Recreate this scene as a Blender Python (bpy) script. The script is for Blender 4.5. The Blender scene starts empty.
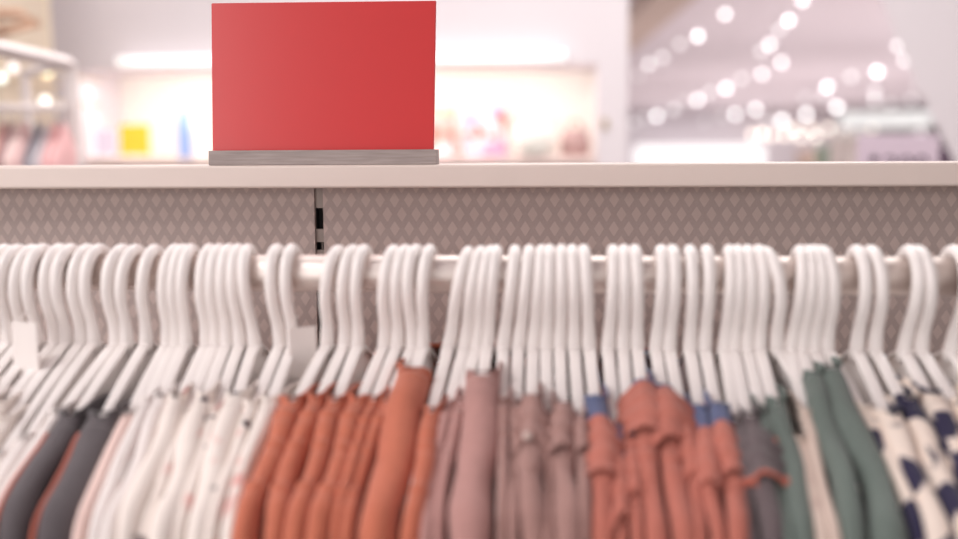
import bpy, bmesh, math, random
from mathutils import Vector, Matrix
random.seed(7)
S = bpy.context.scene
COL = S.collection
PI = math.pi

# ------------------------------------------------------------------ camera
W, H, F = 958.0, 539.0, 1050.0
YAW, PITCH, ROLL = math.radians(5.0), math.radians(6.5), -0.0058
CAM = Vector((0.0, -0.75, 1.389))
ROT = Matrix.Rotation(YAW, 3, 'Z') @ Matrix.Rotation(PI/2 - PITCH, 3, 'X') @ Matrix.Rotation(ROLL, 3, 'Z')
def ray(px, py):
    return ROT @ Vector(((px - W/2)/F, -(py - H/2)/F, -1.0))
def at(px, py, Y):
    d = ray(px, py)
    return CAM + d * ((Y - CAM.y)/d.y)
cam = bpy.data.cameras.new('camera')
cam.sensor_width = 36.0
cam.lens = F/W*36.0
cam.clip_start = 0.02; cam.clip_end = 200
cam.dof.use_dof = True
cam.dof.focus_distance = 0.97
cam.dof.aperture_fstop = 2.2
cam.dof.aperture_blades = 0
co = bpy.data.objects.new('camera', cam); COL.objects.link(co)
co.matrix_world = Matrix.Translation(CAM) @ ROT.to_4x4()
S.camera = co

# ------------------------------------------------------------------ materials
def mat(name, col, rough=0.6, metal=0.0, sheen=0.0, coat=0.0, emit=None, estr=0.0, spec=0.5):
    m = bpy.data.materials.new(name); m.use_nodes = True
    b = m.node_tree.nodes['Principled BSDF']
    b.inputs['Base Color'].default_value = (*col, 1)
    b.inputs['Roughness'].default_value = rough
    b.inputs['Metallic'].default_value = metal
    b.inputs['Specular IOR Level'].default_value = spec
    if sheen:
        b.inputs['Sheen Weight'].default_value = sheen
        b.inputs['Sheen Roughness'].default_value = 0.5
    if coat:
        b.inputs['Coat Weight'].default_value = coat
        b.inputs['Coat Roughness'].default_value = 0.12
    if emit:
        b.inputs['Emission Color'].default_value = (*emit, 1)
        b.inputs['Emission Strength'].default_value = estr
    return m
def srgb(r, g, b):
    f = lambda c: (c/255/12.92) if c/255 <= 0.04045 else ((c/255+0.055)/1.055)**2.4
    return (f(r), f(g), f(b))
def nd(m, t, **kw):
    n = m.node_tree.nodes.new(t)
    for k, v in kw.items(): setattr(n, k, v)
    return n
def lk(m, a, b): m.node_tree.links.new(a, b)
def math_node(m, op, a, b=None, c=None):
    n = nd(m, 'ShaderNodeMath', operation=op)
    for i, v in enumerate((a, b, c)):
        if v is None: continue
        if isinstance(v, (int, float)): n.inputs[i].default_value = v
        else: lk(m, v, n.inputs[i])
    return n.outputs[0]
def mixc(m, fac, a, b):
    n = nd(m, 'ShaderNodeMix', data_type='RGBA')
    if isinstance(fac, (int, float)): n.inputs[0].default_value = fac
    else: lk(m, fac, n.inputs[0])
    for i, v in ((6, a), (7, b)):
        if isinstance(v, tuple): n.inputs[i].default_value = (*v, 1)
        else: lk(m, v, n.inputs[i])
    return n.outputs[2]
def coords(m, jitter=False):
    tc = nd(m, 'ShaderNodeTexCoord')
    v = tc.outputs['Object']
    if jitter:
        oi = nd(m, 'ShaderNodeObjectInfo')
        s = nd(m, 'ShaderNodeVectorMath', operation='ADD'); lk(m, v, s.inputs[0])
        k = math_node(m, 'MULTIPLY', oi.outputs['Random'], 7.3)
        lk(m, k, s.inputs[1]); v = s.outputs[0]
    return v
def noise(m, vec, scale, detail=3.0):
    n = nd(m, 'ShaderNodeTexNoise'); n.inputs['Scale'].default_value = scale; n.inputs['Detail'].default_value = detail
    lk(m, vec, n.inputs['Vector']); return n.outputs['Fac']
def ramp01(m, val, lo, hi):
    n = nd(m, 'ShaderNodeMapRange', clamp=True); lk(m, val, n.inputs[0])
    n.inputs[1].default_value = lo; n.inputs[2].default_value = hi
    return n.outputs[0]
def bump(m, val, strength, dist):
    n = nd(m, 'ShaderNodeBump'); n.inputs['Strength'].default_value = strength; n.inputs['Distance'].default_value = dist
    lk(m, val, n.inputs['Height']); lk(m, n.outputs[0], m.node_tree.nodes['Principled BSDF'].inputs['Normal'])
def setcol(m, sock): lk(m, sock, m.node_tree.nodes['Principled BSDF'].inputs['Base Color'])

def cloth(name, col, var=0.10):
    m = mat(name, col, 0.9, sheen=0.25, spec=0.2)
    v = coords(m, True)
    n = noise(m, v, 160, 4)
    dark = tuple(c*(1-var*1.6) for c in col); lite = tuple(min(1, c*(1+var)) for c in col)
    setcol(m, mixc(m, n, dark, lite))
    bump(m, noise(m, v, 900, 2), 0.35, 0.0006)
    return m
def floral(name, ground, pet, dark):
    m = mat(name, ground, 0.9, sheen=0.2, spec=0.2)
    v = coords(m, True)
    def vor(scale, lo, hi):
        mp = nd(m, 'ShaderNodeVectorMath', operation='ADD')
        nn = nd(m, 'ShaderNodeTexNoise'); nn.inputs['Scale'].default_value = scale*1.6; lk(m, v, nn.inputs['Vector'])
        sc = nd(m, 'ShaderNodeVectorMath', operation='SCALE'); lk(m, nn.outputs['Color'], sc.inputs[0]); sc.inputs['Scale'].default_value = 0.55/scale
        lk(m, v, mp.inputs[0]); lk(m, sc.outputs[0], mp.inputs[1])
        t = nd(m, 'ShaderNodeTexVoronoi'); t.inputs['Scale'].default_value = scale; lk(m, mp.outputs[0], t.inputs['Vector'])
        return ramp01(m, t.outputs['Distance'], hi, lo)
    c = mixc(m, vor(34, 0.12, 0.30), ground, pet)
    c = mixc(m, vor(41, 0.08, 0.17), c, dark)
    setcol(m, c); bump(m, noise(m, v, 700, 2), 0.3, 0.0006)
    return m
def spotted(name, ground, spot):
    m = mat(name, ground, 0.9, sheen=0.2, spec=0.2)
    v = coords(m, True)
    nn = nd(m, 'ShaderNodeTexNoise'); nn.inputs['Scale'].default_value = 45; lk(m, v, nn.inputs['Vector'])
    sc = nd(m, 'ShaderNodeVectorMath', operation='SCALE'); lk(m, nn.outputs['Color'], sc.inputs[0]); sc.inputs['Scale'].default_value = 0.018
    ad = nd(m, 'ShaderNodeVectorMath', operation='ADD'); lk(m, v, ad.inputs[0]); lk(m, sc.outputs[0], ad.inputs[1])
    t = nd(m, 'ShaderNodeTexVoronoi'); t.inputs['Scale'].default_value = 27; lk(m, ad.outputs[0], t.inputs['Vector'])
    setcol(m, mixc(m, ramp01(m, t.outputs['Distance'], 0.46, 0.41), ground, spot))
    bump(m, noise(m, v, 700, 2), 0.3, 0.0006)
    return m
def striped(name, a, b):
    m = mat(name, a, 0.9, sheen=0.2, spec=0.2)
    v = coords(m, True)
    sx = nd(m, 'ShaderNodeSeparateXYZ'); lk(m, v, sx.inputs[0])
    w = math_node(m, 'SINE', math_node(m, 'MULTIPLY', sx.outputs['X'], 2200.0))
    setcol(m, mixc(m, ramp01(m, w, 0.5, 0.95), a, b)); return m

M = {}
M['plastic'] = mat('white_plastic', srgb(248, 241, 238), 0.38, spec=0.5)
M['floral'] = floral('cream_floral_cloth', srgb(244, 233, 226), srgb(232, 178, 172), srgb(70, 45, 58))
M['mauve_floral'] = floral('white_cloth_mauve_flowers', srgb(244, 234, 230), srgb(190, 150, 148), srgb(96, 66, 70))
M['white'] = striped('white_cloth', srgb(245, 238, 235), srgb(232, 216, 212))
M['pinkish'] = cloth('pale_pink_cloth', srgb(246, 218, 210), 0.06)
M['charcoal'] = cloth('charcoal_cloth', srgb(98, 91, 94))
M['rust'] = cloth('rust_cloth', srgb(202, 117, 92))
M['rust_trim'] = cloth('rust_trim_cloth', srgb(196, 110, 92))
M['mauve'] = cloth('dusty_mauve_cloth', srgb(188, 142, 136))
M['taupe'] = cloth('taupe_mauve_cloth', srgb(170, 132, 125))
M['coral'] = cloth('coral_cloth', srgb(192, 116, 101))
M['denim'] = cloth('denim_cloth', srgb(108, 117, 152), 0.3)
M['brown'] = cloth('charcoal_brown_cloth', srgb(108, 96, 98))
M['sage'] = cloth('sage_cloth', srgb(110, 121, 115))
M['beige'] = floral('beige_printed_cloth', srgb(216, 196, 184), srgb(200, 176, 166), srgb(90, 80, 84))
M['spots'] = spotted('cream_cloth_navy_spots', srgb(240, 224, 212), srgb(52, 48, 74))
M['label'] = mat('woven_label', srgb(248, 244, 240), 0.8)
M['card'] = mat('white_card', srgb(243, 234, 230), 0.55)
M['steel'] = mat('satin_steel', (0.78, 0.70, 0.66), 0.5, metal=1.0)
M['shelf'] = mat('white_laminate', srgb(226, 210, 202), 0.42)
M['gondola_metal'] = mat('grey_metal', srgb(150, 138, 132), 0.5, metal=0.4)
M['black'] = mat('black_gap', (0.012, 0.011, 0.012), 0.6)

Y_SHELF, Y_PANEL = 0.215, 0.245
DP = (at(937.6, 199, Y_PANEL).x - at(6.2, 199, Y_PANEL).x)/64.0
DR = at(720, 199.5, Y_PANEL).z - at(720, 214.2, Y_PANEL).z
print('pitch', DP, DR, (at(734.7,199,Y_PANEL).x-at(704.5,199,Y_PANEL).x)/2, (at(33,199,Y_PANEL).x-at(6.2,199,Y_PANEL).x)/2)
def panel_mat():
    m = mat('diamond_panel', srgb(170, 152, 147), 0.55)
    v = coords(m)
    sx = nd(m, 'ShaderNodeSeparateXYZ'); lk(m, v, sx.inputs[0])
    P, R = DP, DR
    row = math_node(m, 'DIVIDE', sx.outputs['Z'], R)
    fr = math_node(m, 'FLOOR', row)
    par = math_node(m, 'MULTIPLY', math_node(m, 'PINGPONG', fr, 1.0), 0.5)
    u = math_node(m, 'ADD', math_node(m, 'DIVIDE', sx.outputs['X'], P), par)
    fu = math_node(m, 'ABSOLUTE', math_node(m, 'SUBTRACT', math_node(m, 'FRACT', u), 0.5))
    fv = math_node(m, 'ABSOLUTE', math_node(m, 'SUBTRACT', math_node(m, 'FRACT', row), 0.5))
    d = math_node(m, 'ADD', math_node(m, 'DIVIDE', fu, 0.35), math_node(m, 'DIVIDE', fv, 0.56))
    f = ramp01(m, d, 1.05, 0.9)
    n = noise(m, v, 400, 4)
    base = mixc(m, n, srgb(168, 151, 146), srgb(178, 161, 156))
    setcol(m, mixc(m, f, base, srgb(192, 173, 167)))
    bump(m, f, 0.3, 0.0006)
    return m
def stone_mat():
    m = mat('grey_brushed_wood', srgb(160, 148, 144), 0.6)
    v = coords(m); mp = nd(m, 'ShaderNodeMapping'); mp.inputs['Scale'].default_value = (18, 60, 240); lk(m, v, mp.inputs[0])
    setcol(m, mixc(m, noise(m, mp.outputs[0], 1.6, 6), srgb(128, 117, 114), srgb(186, 172, 168)))
    return m
M['stone'] = stone_mat()
M['red'] = mat('red_acrylic', srgb(206, 22, 26), 0.32, coat=0.55)
M['red'].node_tree.nodes['Principled BSDF'].inputs['Coat Roughness'].default_value = 0.22
def wall_mat(name, col, rough=0.8):
    m = mat(name, col, rough); v = coords(m)
    setcol(m, mixc(m, noise(m, v, 3.0, 3), tuple(c*0.97 for c in col), col)); return m
M['wall'] = wall_mat('white_plaster', srgb(230, 222, 226))
M['niche'] = wall_mat('cream_panel', srgb(252, 247, 239))
M['ceiling'] = wall_mat('ceiling_paint', srgb(230, 221, 228))
M['floor'] = wall_mat('pale_floor_tile', srgb(128, 116, 110), 0.35)

# ------------------------------------------------------------------ helpers
def link(name, bm, m, parent=None, smooth=True, recalc=True):
    me = bpy.data.meshes.new(name)
    if recalc: bmesh.ops.recalc_face_normals(bm, faces=bm.faces)
    bm.to_mesh(me); bm.free()
    if smooth:
        for p in me.polygons: p.use_smooth = True
    if not isinstance(m, (list, tuple)): m = [m]
    for x in m: me.materials.append(x)
    o = bpy.data.objects.new(name, me); COL.objects.link(o)
    if parent: o.parent = parent
    return o
def empty(name, loc, rz=0.0):
    o = bpy.data.objects.new(name, None); o.empty_display_size = 0.05
    COL.objects.link(o); o.location = loc; o.rotation_euler = (0, 0, rz); return o
def tag(o, label, cat, group=None, kind=None):
    o['label'] = label; o['category'] = cat
    if group: o['group'] = group
    if kind: o['kind'] = kind
    return o
def struct(o):
    o['kind'] = 'structure'; return o
def box(bm, x0, x1, y0, y1, z0, z1, bev=0.0, seg=2):
    vs = [bm.verts.new((x, y, z)) for x in (x0, x1) for y in (y0, y1) for z in (z0, z1)]
    fs = [(0,1,3,2),(4,6,7,5),(0,4,5,1),(2,3,7,6),(0,2,6,4),(1,5,7,3)]
    ff = [bm.faces.new([vs[i] for i in f]) for f in fs]
    if bev:
        es = list({e for f in ff for e in f.edges})
        bmesh.ops.bevel(bm, geom=es, offset=bev, segments=seg, affect='EDGES', profile=0.5)
def boxo(name, a, m, parent=None, bev=0.0, seg=2):
    bm = bmesh.new(); box(bm, *a, bev=bev, seg=seg); return link(name, bm, m, parent, smooth=bev > 0 and False)
def grid_faces(bm, rows, closed=False, cap=False):
    for a, b in zip(rows[:-1], rows[1:]):
        n = len(a)
        for i in range(n if closed else n-1):
            j = (i+1) % n
            bm.faces.new((a[i], a[j], b[j], b[i]))
    if cap:
        bm.faces.new(rows[0]); bm.faces.new(list(reversed(rows[-1])))
def tube(bm, pts, rad, seg=10, flat=1.0, up=Vector((1, 0, 0)), cap=True):
    """pts: list of Vector, rad: number or list; 'up' is an axis never parallel to the path"""
    rows = []
    n = len(pts)
    for i, p in enumerate(pts):
        t = (pts[min(i+1, n-1)] - pts[max(i-1, 0)]).normalized()
        a = (up - t*up.dot(t)).normalized(); b = t.cross(a)
        r = rad[i] if isinstance(rad, (list, tuple)) else rad
        rows.append([bm.verts.new(p + a*(r*math.cos(2*PI*k/seg)) + b*(r*flat*math.sin(2*PI*k/seg))) for k in range(seg)])
    grid_faces(bm, rows, closed=True, cap=cap)
def lathe(bm, prof, seg=24, c=(0, 0, 0)):
    rows = [[bm.verts.new((c[0]+r*math.cos(2*PI*k/seg), c[1]+r*math.sin(2*PI*k/seg), c[2]+z)) for k in range(seg)] for r, z in prof]
    grid_faces(bm, rows, closed=True, cap=True)
def sst(a, b, x):
    t = max(0.0, min(1.0, (x-a)/(b-a))); return t*t*(3-2*t)

# ------------------------------------------------------------------ rack levels
RAIL_R = 0.0133
RAIL_Z = at(571, 274.6, 0).z
NECK_Z = at(571, 347, 0).z
M['panel'] = panel_mat()
SHELF_Z1 = at(571, 164.0, Y_SHELF).z
SHELF_Z0 = at(571, 187.6, Y_SHELF).z

# back panels, upright, shelf
xg0, xg1 = at(314.6, 220, Y_PANEL).x, at(323.4, 220, Y_PANEL).x
DX = at(571, 213, Y_PANEL)
for x0, x1, lb in ((-1.35, xg0, 'grey back panel with diamond pattern left of the slotted post'), (xg1, 1.0, 'grey back panel with diamond pattern right of the slotted post')):
    bm = bmesh.new(); pc = at(156.2, 200.0, Y_PANEL) if x0 < -1 else at(719.5, 199.5, Y_PANEL)
    ox, zc = pc.x-DP/2, pc.z-DR/2
    box(bm, x0-ox, x1-ox, 0, 0.016, 0.0-zc, SHELF_Z0-zc-0.0002)
    o = link('back_panel', bm, M['panel'], smooth=False); o.location = (ox, Y_PANEL, zc)
    tag(o, lb, 'panel')
post = empty('slotted_upright', ((xg0+xg1)/2, Y_PANEL+0.003, 0))
tag(post, 'slim grey slotted metal upright in the gap between the diamond panels', 'upright')
hw = (xg1-xg0)/2 - 0.0003
# channel: front strip interrupted by slots, so that the slots are real holes onto a dark back
zz = lambda py: at(319, py, Y_PANEL+0.003).z
strips = [(191.5, 208), (229, 242), (250.5, 253), (291, 292)]
edges = [(SHELF_Z0-0.001, zz(208)), (zz(229), zz(242)), (zz(250), zz(262)), (zz(283), zz(291))]
k = 0
z = zz(291) - 0.040
while z > 0.1:
    edges.append((z, z-0.012)); z -= 0.055
for a, b in edges[:12]:
    bm = bmesh.new(); box(bm, -hw, hw, 0, 0.002, b, a); link('channel_face', bm, M['gondola_metal'], post, smooth=False)
bm = bmesh.new(); box(bm, -hw, hw, 0.012, 0.02, 0.0, SHELF_Z0-0.001); box(bm, -hw, -hw+0.0006, 0.002, 0.012, 0.0, SHELF_Z0-0.001); box(bm, hw-0.0006, hw, 0.002, 0.012, 0.0, SHELF_Z0-0.001)
link('channel_back', bm, M['black'], post, smooth=False)
bm = bmesh.new()
box(bm, 0.0004, 0.0016, 0.004, 0.010, zz(250), zz(243))
link('clip', bm, M['gondola_metal'], post, smooth=False)

bm = bmesh.new(); box(bm, -1.4, 1.05, Y_SHELF, 0.315, SHELF_Z0, SHELF_Z1, bev=0.0026, seg=4)
o = link('display_shelf', bm, M['shelf'], smooth=False)
for p in o.data.polygons: p.use_smooth = len(p.vertices) == 4 and p.area < 0.02
tag(o, 'long white laminate top shelf running above the clothes rail', 'shelf')

# rail
rail = empty('clothes_rail', (0, 0, RAIL_Z)); tag(rail, 'round satin steel clothes rail carrying all the white hangers', 'rail')
bm = bmesh.new(); tube(bm, [Vector((-0.86, 0, 0)), Vector((0.66, 0, 0))], RAIL_R, 40, up=Vector((0, 0, 1)))
link('bar', bm, M['steel'], rail)
for x in (-0.80, 0.61):
    bm = bmesh.new(); box(bm, x-0.003, x+0.003, RAIL_R-0.004, Y_PANEL, -0.02, 0.012, bev=0.001); link('bracket', bm, M['steel'], rail, smooth=False)

# red sign
YS = 0.2335
sign = empty('sign_holder', (at(323, 160, YS).x, YS, SHELF_Z1)); tag(sign, 'blank red sign panel in a grey block base standing on the white shelf', 'sign')
so = sign.location
bm = bmesh.new()
c4 = [at(212.4, 152, YS), at(433.6, 152, YS), at(436.2, 0.6, YS), at(211.2, 3.2, YS)]
fr = [bm.verts.new(Vector(c)-so) for c in c4]; bk = [bm.verts.new(Vector(c)-so+Vector((0, 0.0045, 0))) for c in c4]
bm.faces.new(fr); bm.faces.new(bk[::-1])
for i in range(4): bm.faces.new((fr[i], bk[i], bk[(i+1) % 4], fr[(i+1) % 4]))
bmesh.ops.bevel(bm, geom=list(bm.edges), offset=0.0006, segments=2, affect='EDGES')
link('red_panel', bm, M['red'], sign, smooth=False)
bm = bmesh.new()
a, b = at(208.3, 156, YS-0.012), at(436.2, 156, YS-0.012)
box(bm, a.x-so.x, b.x-so.x, -0.012, 0.010, 0, at(323, 150.0, YS-0.012).z-SHELF_Z1, bev=0.0006)
link('base_block', bm, M['stone'], sign, smooth=False)

# ------------------------------------------------------------------ hanger prototype (local origin = neck)
HR, HT = 0.0204, 0.0044
ZC = RAIL_Z + RAIL_R + HT - HR - NECK_Z
def zt(y):
    y = abs(y); y2 = max(0.0, y-0.004)
    return -0.41*y2 - 0.55*y2*y2
def hook_mesh():
    pts = []
    for k in range(0, 26):
        th = math.radians(-32 + k*(212/25.0)); pts.append(Vector((0, HR*math.cos(th), ZC + HR*math.sin(th))))
    p0, p1, p2, p3 = Vector((0, -HR, ZC)), Vector((0, -HR, ZC-0.024)), Vector((0, -0.0012, 0.024)), Vector((0, 0, -0.008))
    for k in range(1, 15):
        t = k/14.0
        pts.append(p0*(1-t)**3 + p1*3*t*(1-t)**2 + p2*3*t*t*(1-t) + p3*t**3)
    rad = [HT]*len(pts)
    rad[0] = HT*0.45; rad[1] = HT*1.15; rad[2] = HT*1.25; rad[3] = HT*1.1
    for k in range(5): rad[-1-k] = HT*(1.25-0.05*k)
    bm = bmesh.new(); tube(bm, pts, rad, 14); return bm
def sweep(bm, path, wx, tn, seg=4):
    """rounded bar swept along (y,z) path; wx half-width in x, tn half-thickness in the plane"""
    rows = []
    n = len(path)
    for i, (y, z) in enumerate(path):
        a, b = path[max(i-1, 0)], path[min(i+1, n-1)]
        t = Vector((0, b[0]-a[0], b[1]-a[1])).normalized(); nn = Vector((0, -t.z, t.y))
        ring = []
        for k in range(12):
            th = 2*PI*k/12
            cx = math.copysign(abs(math.cos(th))**0.5, math.cos(th)); sn = math.copysign(abs(math.sin(th))**0.5, math.sin(th))
            w = wx(y) if callable(wx) else wx
            ring.append(bm.verts.new(Vector((0, y, z)) + Vector((w*cx, 0, 0)) + nn*(tn*sn)))
        rows.append(ring)
    grid_faces(bm, rows, closed=True, cap=True)
AH = 0.152
def hh(y):
    y = abs(y); return 0.034 - 0.020*sst(0.0, 0.13, y) 
ys = [-AH + 2*AH*i/60 for i in range(61)]
def plate_mesh():
    bm = bmesh.new(); top = []; bot = []
    rows = []
    for y in ys:
        t, b = zt(y)-0.0012, zt(y)-hh(y)
        rows.append([bm.verts.new((s*0.0014, y, zz_)) for s, zz_ in ((-1, t), (1, t), (1, b), (-1, b))])
    grid_faces(bm, rows, closed=True, cap=True); return bm
def rim_mesh():
    bm = bmesh.new()
    sweep(bm, [(y, zt(y)-0.0012) for y in ys], lambda y: 0.0043-0.0014*sst(0.045, 0.10, abs(y)), 0.0014)
    return bm
def low_rim_mesh():
    bm = bmesh.new()
    sweep(bm, [(y, zt(y)-hh(y)) for y in ys], 0.0026, 0.0012); return bm
hook_me = plate_me = None
hroot = empty('clothes_hanger', (0, 0, 0))
h_hook = link('hook', hook_mesh(), M['plastic'], hroot)
h_plate = link('shoulder_plate', plate_mesh(), M['plastic'], hroot, smooth=False)
h_rim = link('top_rim', rim_mesh(), M['plastic'], hroot)
h_low = link('lower_rim', low_rim_mesh(), M['plastic'], hroot)
HPARTS = [h_hook, h_plate, h_rim, h_low]

# bulge px (y~275), neck px (y~347), style, desired half width of the shoulder (mm), neckline half width (mm), yaw deg
HANG = [
 (-12, -3, 'mauve_floral', 6, 62, 0), (1, 9, 'mauve_floral', 7, 60, 0), (15.7, 22, 'mauve_floral', 7, 60, 0), (27.7, 38, 'mauve_floral', 6, 66, 0),
 (45, 56, 'floral', 5, 70, 0), (56.5, 67.5, 'floral', 4.4, 84, 0), (73.3, 82, 'white', 4, 116, 0), (85.4, 94.5, 'white', 4, 104, 0),
 (107.8, 116.5, 'white', 4, 80, 0, 4), (121.8, 127, 'charcoal', 11, 86, 0, 14), (143, 146.5, 'charcoal', 14, 86, 0, 18),
 (164, 168, 'pinkish', 5, 78, 0, 18), (173, 177, 'white', 6, 66, 0, 14), (182, 186, 'white', 6, 64, 0, 12),
 (201, 207, 'floral', 7, 64, 0, 4), (211, 216, 'floral', 4.5, 72, 0, 4), (221.5, 227, 'floral', 7, 62, 0, 2), (232, 240, 'floral', 4.4, 70, 0, 0), (243, 255, 'floral', 7, 60, 0, -2),
 (270, 280.5, 'floral', 4.4, 66, 0, -5), (285, 294, 'floral', 6, 62, 0, -8),
 (327.5, 327, 'rust', 8.5, 64, 2, -11), (343.7, 345, 'rust', 8, 62, 1, -7), (356.5, 358, 'rust', 7.5, 64, 0, -4), (385, 384.6, 'rust', 7, 62, 3), (397, 397.5, 'rust', 4.4, 60, 1), (408, 413, 'rust', 4.2, 60, 0), (423.5, 423, 'rust_big', 15, 46, -3),
 (461, 449, 'rust', 6.5, 72, 0), (474, 465, 'mauve', 4.2, 62, 0), (484, 477, 'mauve', 4.2, 60, 0), (493, 487, 'mauve_big', 16, 52, 0, 5),
 (513, 503, 'taupe', 4.2, 62, 0, 4), (527, 518.6, 'taupe', 4.4, 64, 0), (540, 533, 'taupe', 7.5, 64, 0), (549.5, 546, 'taupe', 4.2, 74, 0), (562, 559.6, 'taupe', 7.5, 68, 0), (574, 574, 'taupe', 5, 78, 0),
 (586.5, 589, 'coral', 7.5, 62, 1), (614, 608, 'coral', 4.6, 84, 0), (625.5, 623, 'coral', 4.6, 80, 0), (637.5, 637, 'coral_frill', 7.5, 50, 0),
 (663, 656, 'coral_frill', 7.5, 54, 0), (675.5, 669, 'coral', 5, 62, 0), (693, 690, 'coral', 6, 66, 1), (710, 704.5, 'coral', 6.5, 68, 1),
 (731.7, 724.5, 'brown', 4.2, 74, 0), (741, 733.5, 'brown', 6.5, 74, 0), (752, 747, 'sage', 4.2, 64, 0), (764, 759.4, 'sage', 7, 58, 2), (778, 777, 'beige', 4.2, 88, 12),
 (803, 791, 'beige', 4.2, 66, 0), (813, 802, 'sage_big', 9, 44, 0), (823, 814, 'sage_big', 12, 38, 0), (833.5, 827, 'spots', 4.4, 62, 0),
 (866, 856.5, 'spots', 8, 72, 3), (882, 875, 'spots', 9, 56, 0), (919, 904, 'spots', 10, 50, 0), (931, 921, 'spots', 10, 60, 0), (967, 951, 'spots', 10, 60, 2), (980, 966, 'spots', 8, 60, 0),
]
N = len(HANG)
XN = [at(h[1], 347, 0).x for h in HANG]
XT = [at(h[0], 275, -HR).x for h in HANG]
# spread the garments along the rail so that neighbours touch instead of crossing
hwid = [h[3]/1000.0 for h in HANG]
XS = [x - 0.062*math.sin(math.radians(-h[5])) for x, h in zip(XN, HANG)]
XS = [x + (h[6]/1000.0 if len(h) > 6 else 0) for x, h in zip(XS, HANG)]
X0 = XS[:]
for it in range(600):
    for i in range(N): XS[i] += 0.02*(X0[i]-XS[i])
    for i in range(N-1):
        need = 0.94*(hwid[i]+hwid[i+1]) - (XS[i+1]-XS[i])
        if need > 0: XS[i] -= need/2; XS[i+1] += need/2
def halves(pos, i, cap):
    l = (pos[i]-pos[i-1]) * hwid[i]/(hwid[i]+hwid[i-1]) if i > 0 else cap
    r = (pos[i+1]-pos[i]) * hwid[i]/(hwid[i]+hwid[i+1]) if i < N-1 else cap
    return min(l, cap), min(r, cap)

# ------------------------------------------------------------------ garments
def wave(seed):
    r = random.Random(seed)
    ks = [(r.uniform(35, 90), r.uniform(0, 6.28), r.uniform(0.5, 1.0)) for _ in range(4)]
    def f(a, b):
        s = 0
        for i, (k, p, w) in enumerate(ks): s += w*math.sin(k*a + p + b*(12 + 9*i) + 1.3*math.sin(22*b + p))
        return s/3.0
    return f

STY = {
 # style: body material, neckband material, bands (positions in m of sleeve seams), fold strength, lift
 'mauve_floral': ('mauve_floral', 'mauve_floral', (), 0.35, 0.0048), 'floral': ('floral', 'floral', (), 0.4, 0.0048),
 'white': ('white', 'white', (), 0.3, 0.0048), 'pinkish': ('pinkish', 'white', (), 0.3, 0.0048),
 'charcoal': ('charcoal', 'charcoal', (), 0.3, 0.0050), 'rust': ('rust', 'rust', (0.090, 0.114, 0.146), 0.4, 0.0048),
 'rust_big': ('rust', 'rust', (), 0.5, 0.0070), 'mauve': ('mauve', 'mauve', (0.085,), 0.5, 0.0048), 'mauve_big': ('mauve', 'mauve', (), 0.45, 0.0100),
 'taupe': ('taupe', 'taupe', (0.083, 0.102), 0.8, 0.0048), 'coral': ('coral', 'denim', (0.096, 0.125), 0.55, 0.0048), 'coral_frill': ('coral', 'denim', (0.12,), 0.5, 0.0050),
 'brown': ('brown', 'brown', (0.125,), 0.4, 0.0048), 'sage': ('sage', 'sage', (), 0.35, 0.0050), 'sage_big': ('sage', 'sage', (), 0.45, 0.0080),
 'beige': ('beige', 'beige', (), 0.35, 0.0048), 'spots': ('spots', 'spots', (), 0.5, 0.0060),
}
BASE = {'floral': 'pale', 'mauve_floral': 'pale', 'rust_big': 'rust', 'mauve_big': 'mauve', 'coral_frill': 'coral', 'sage_big': 'sage'}

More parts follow.
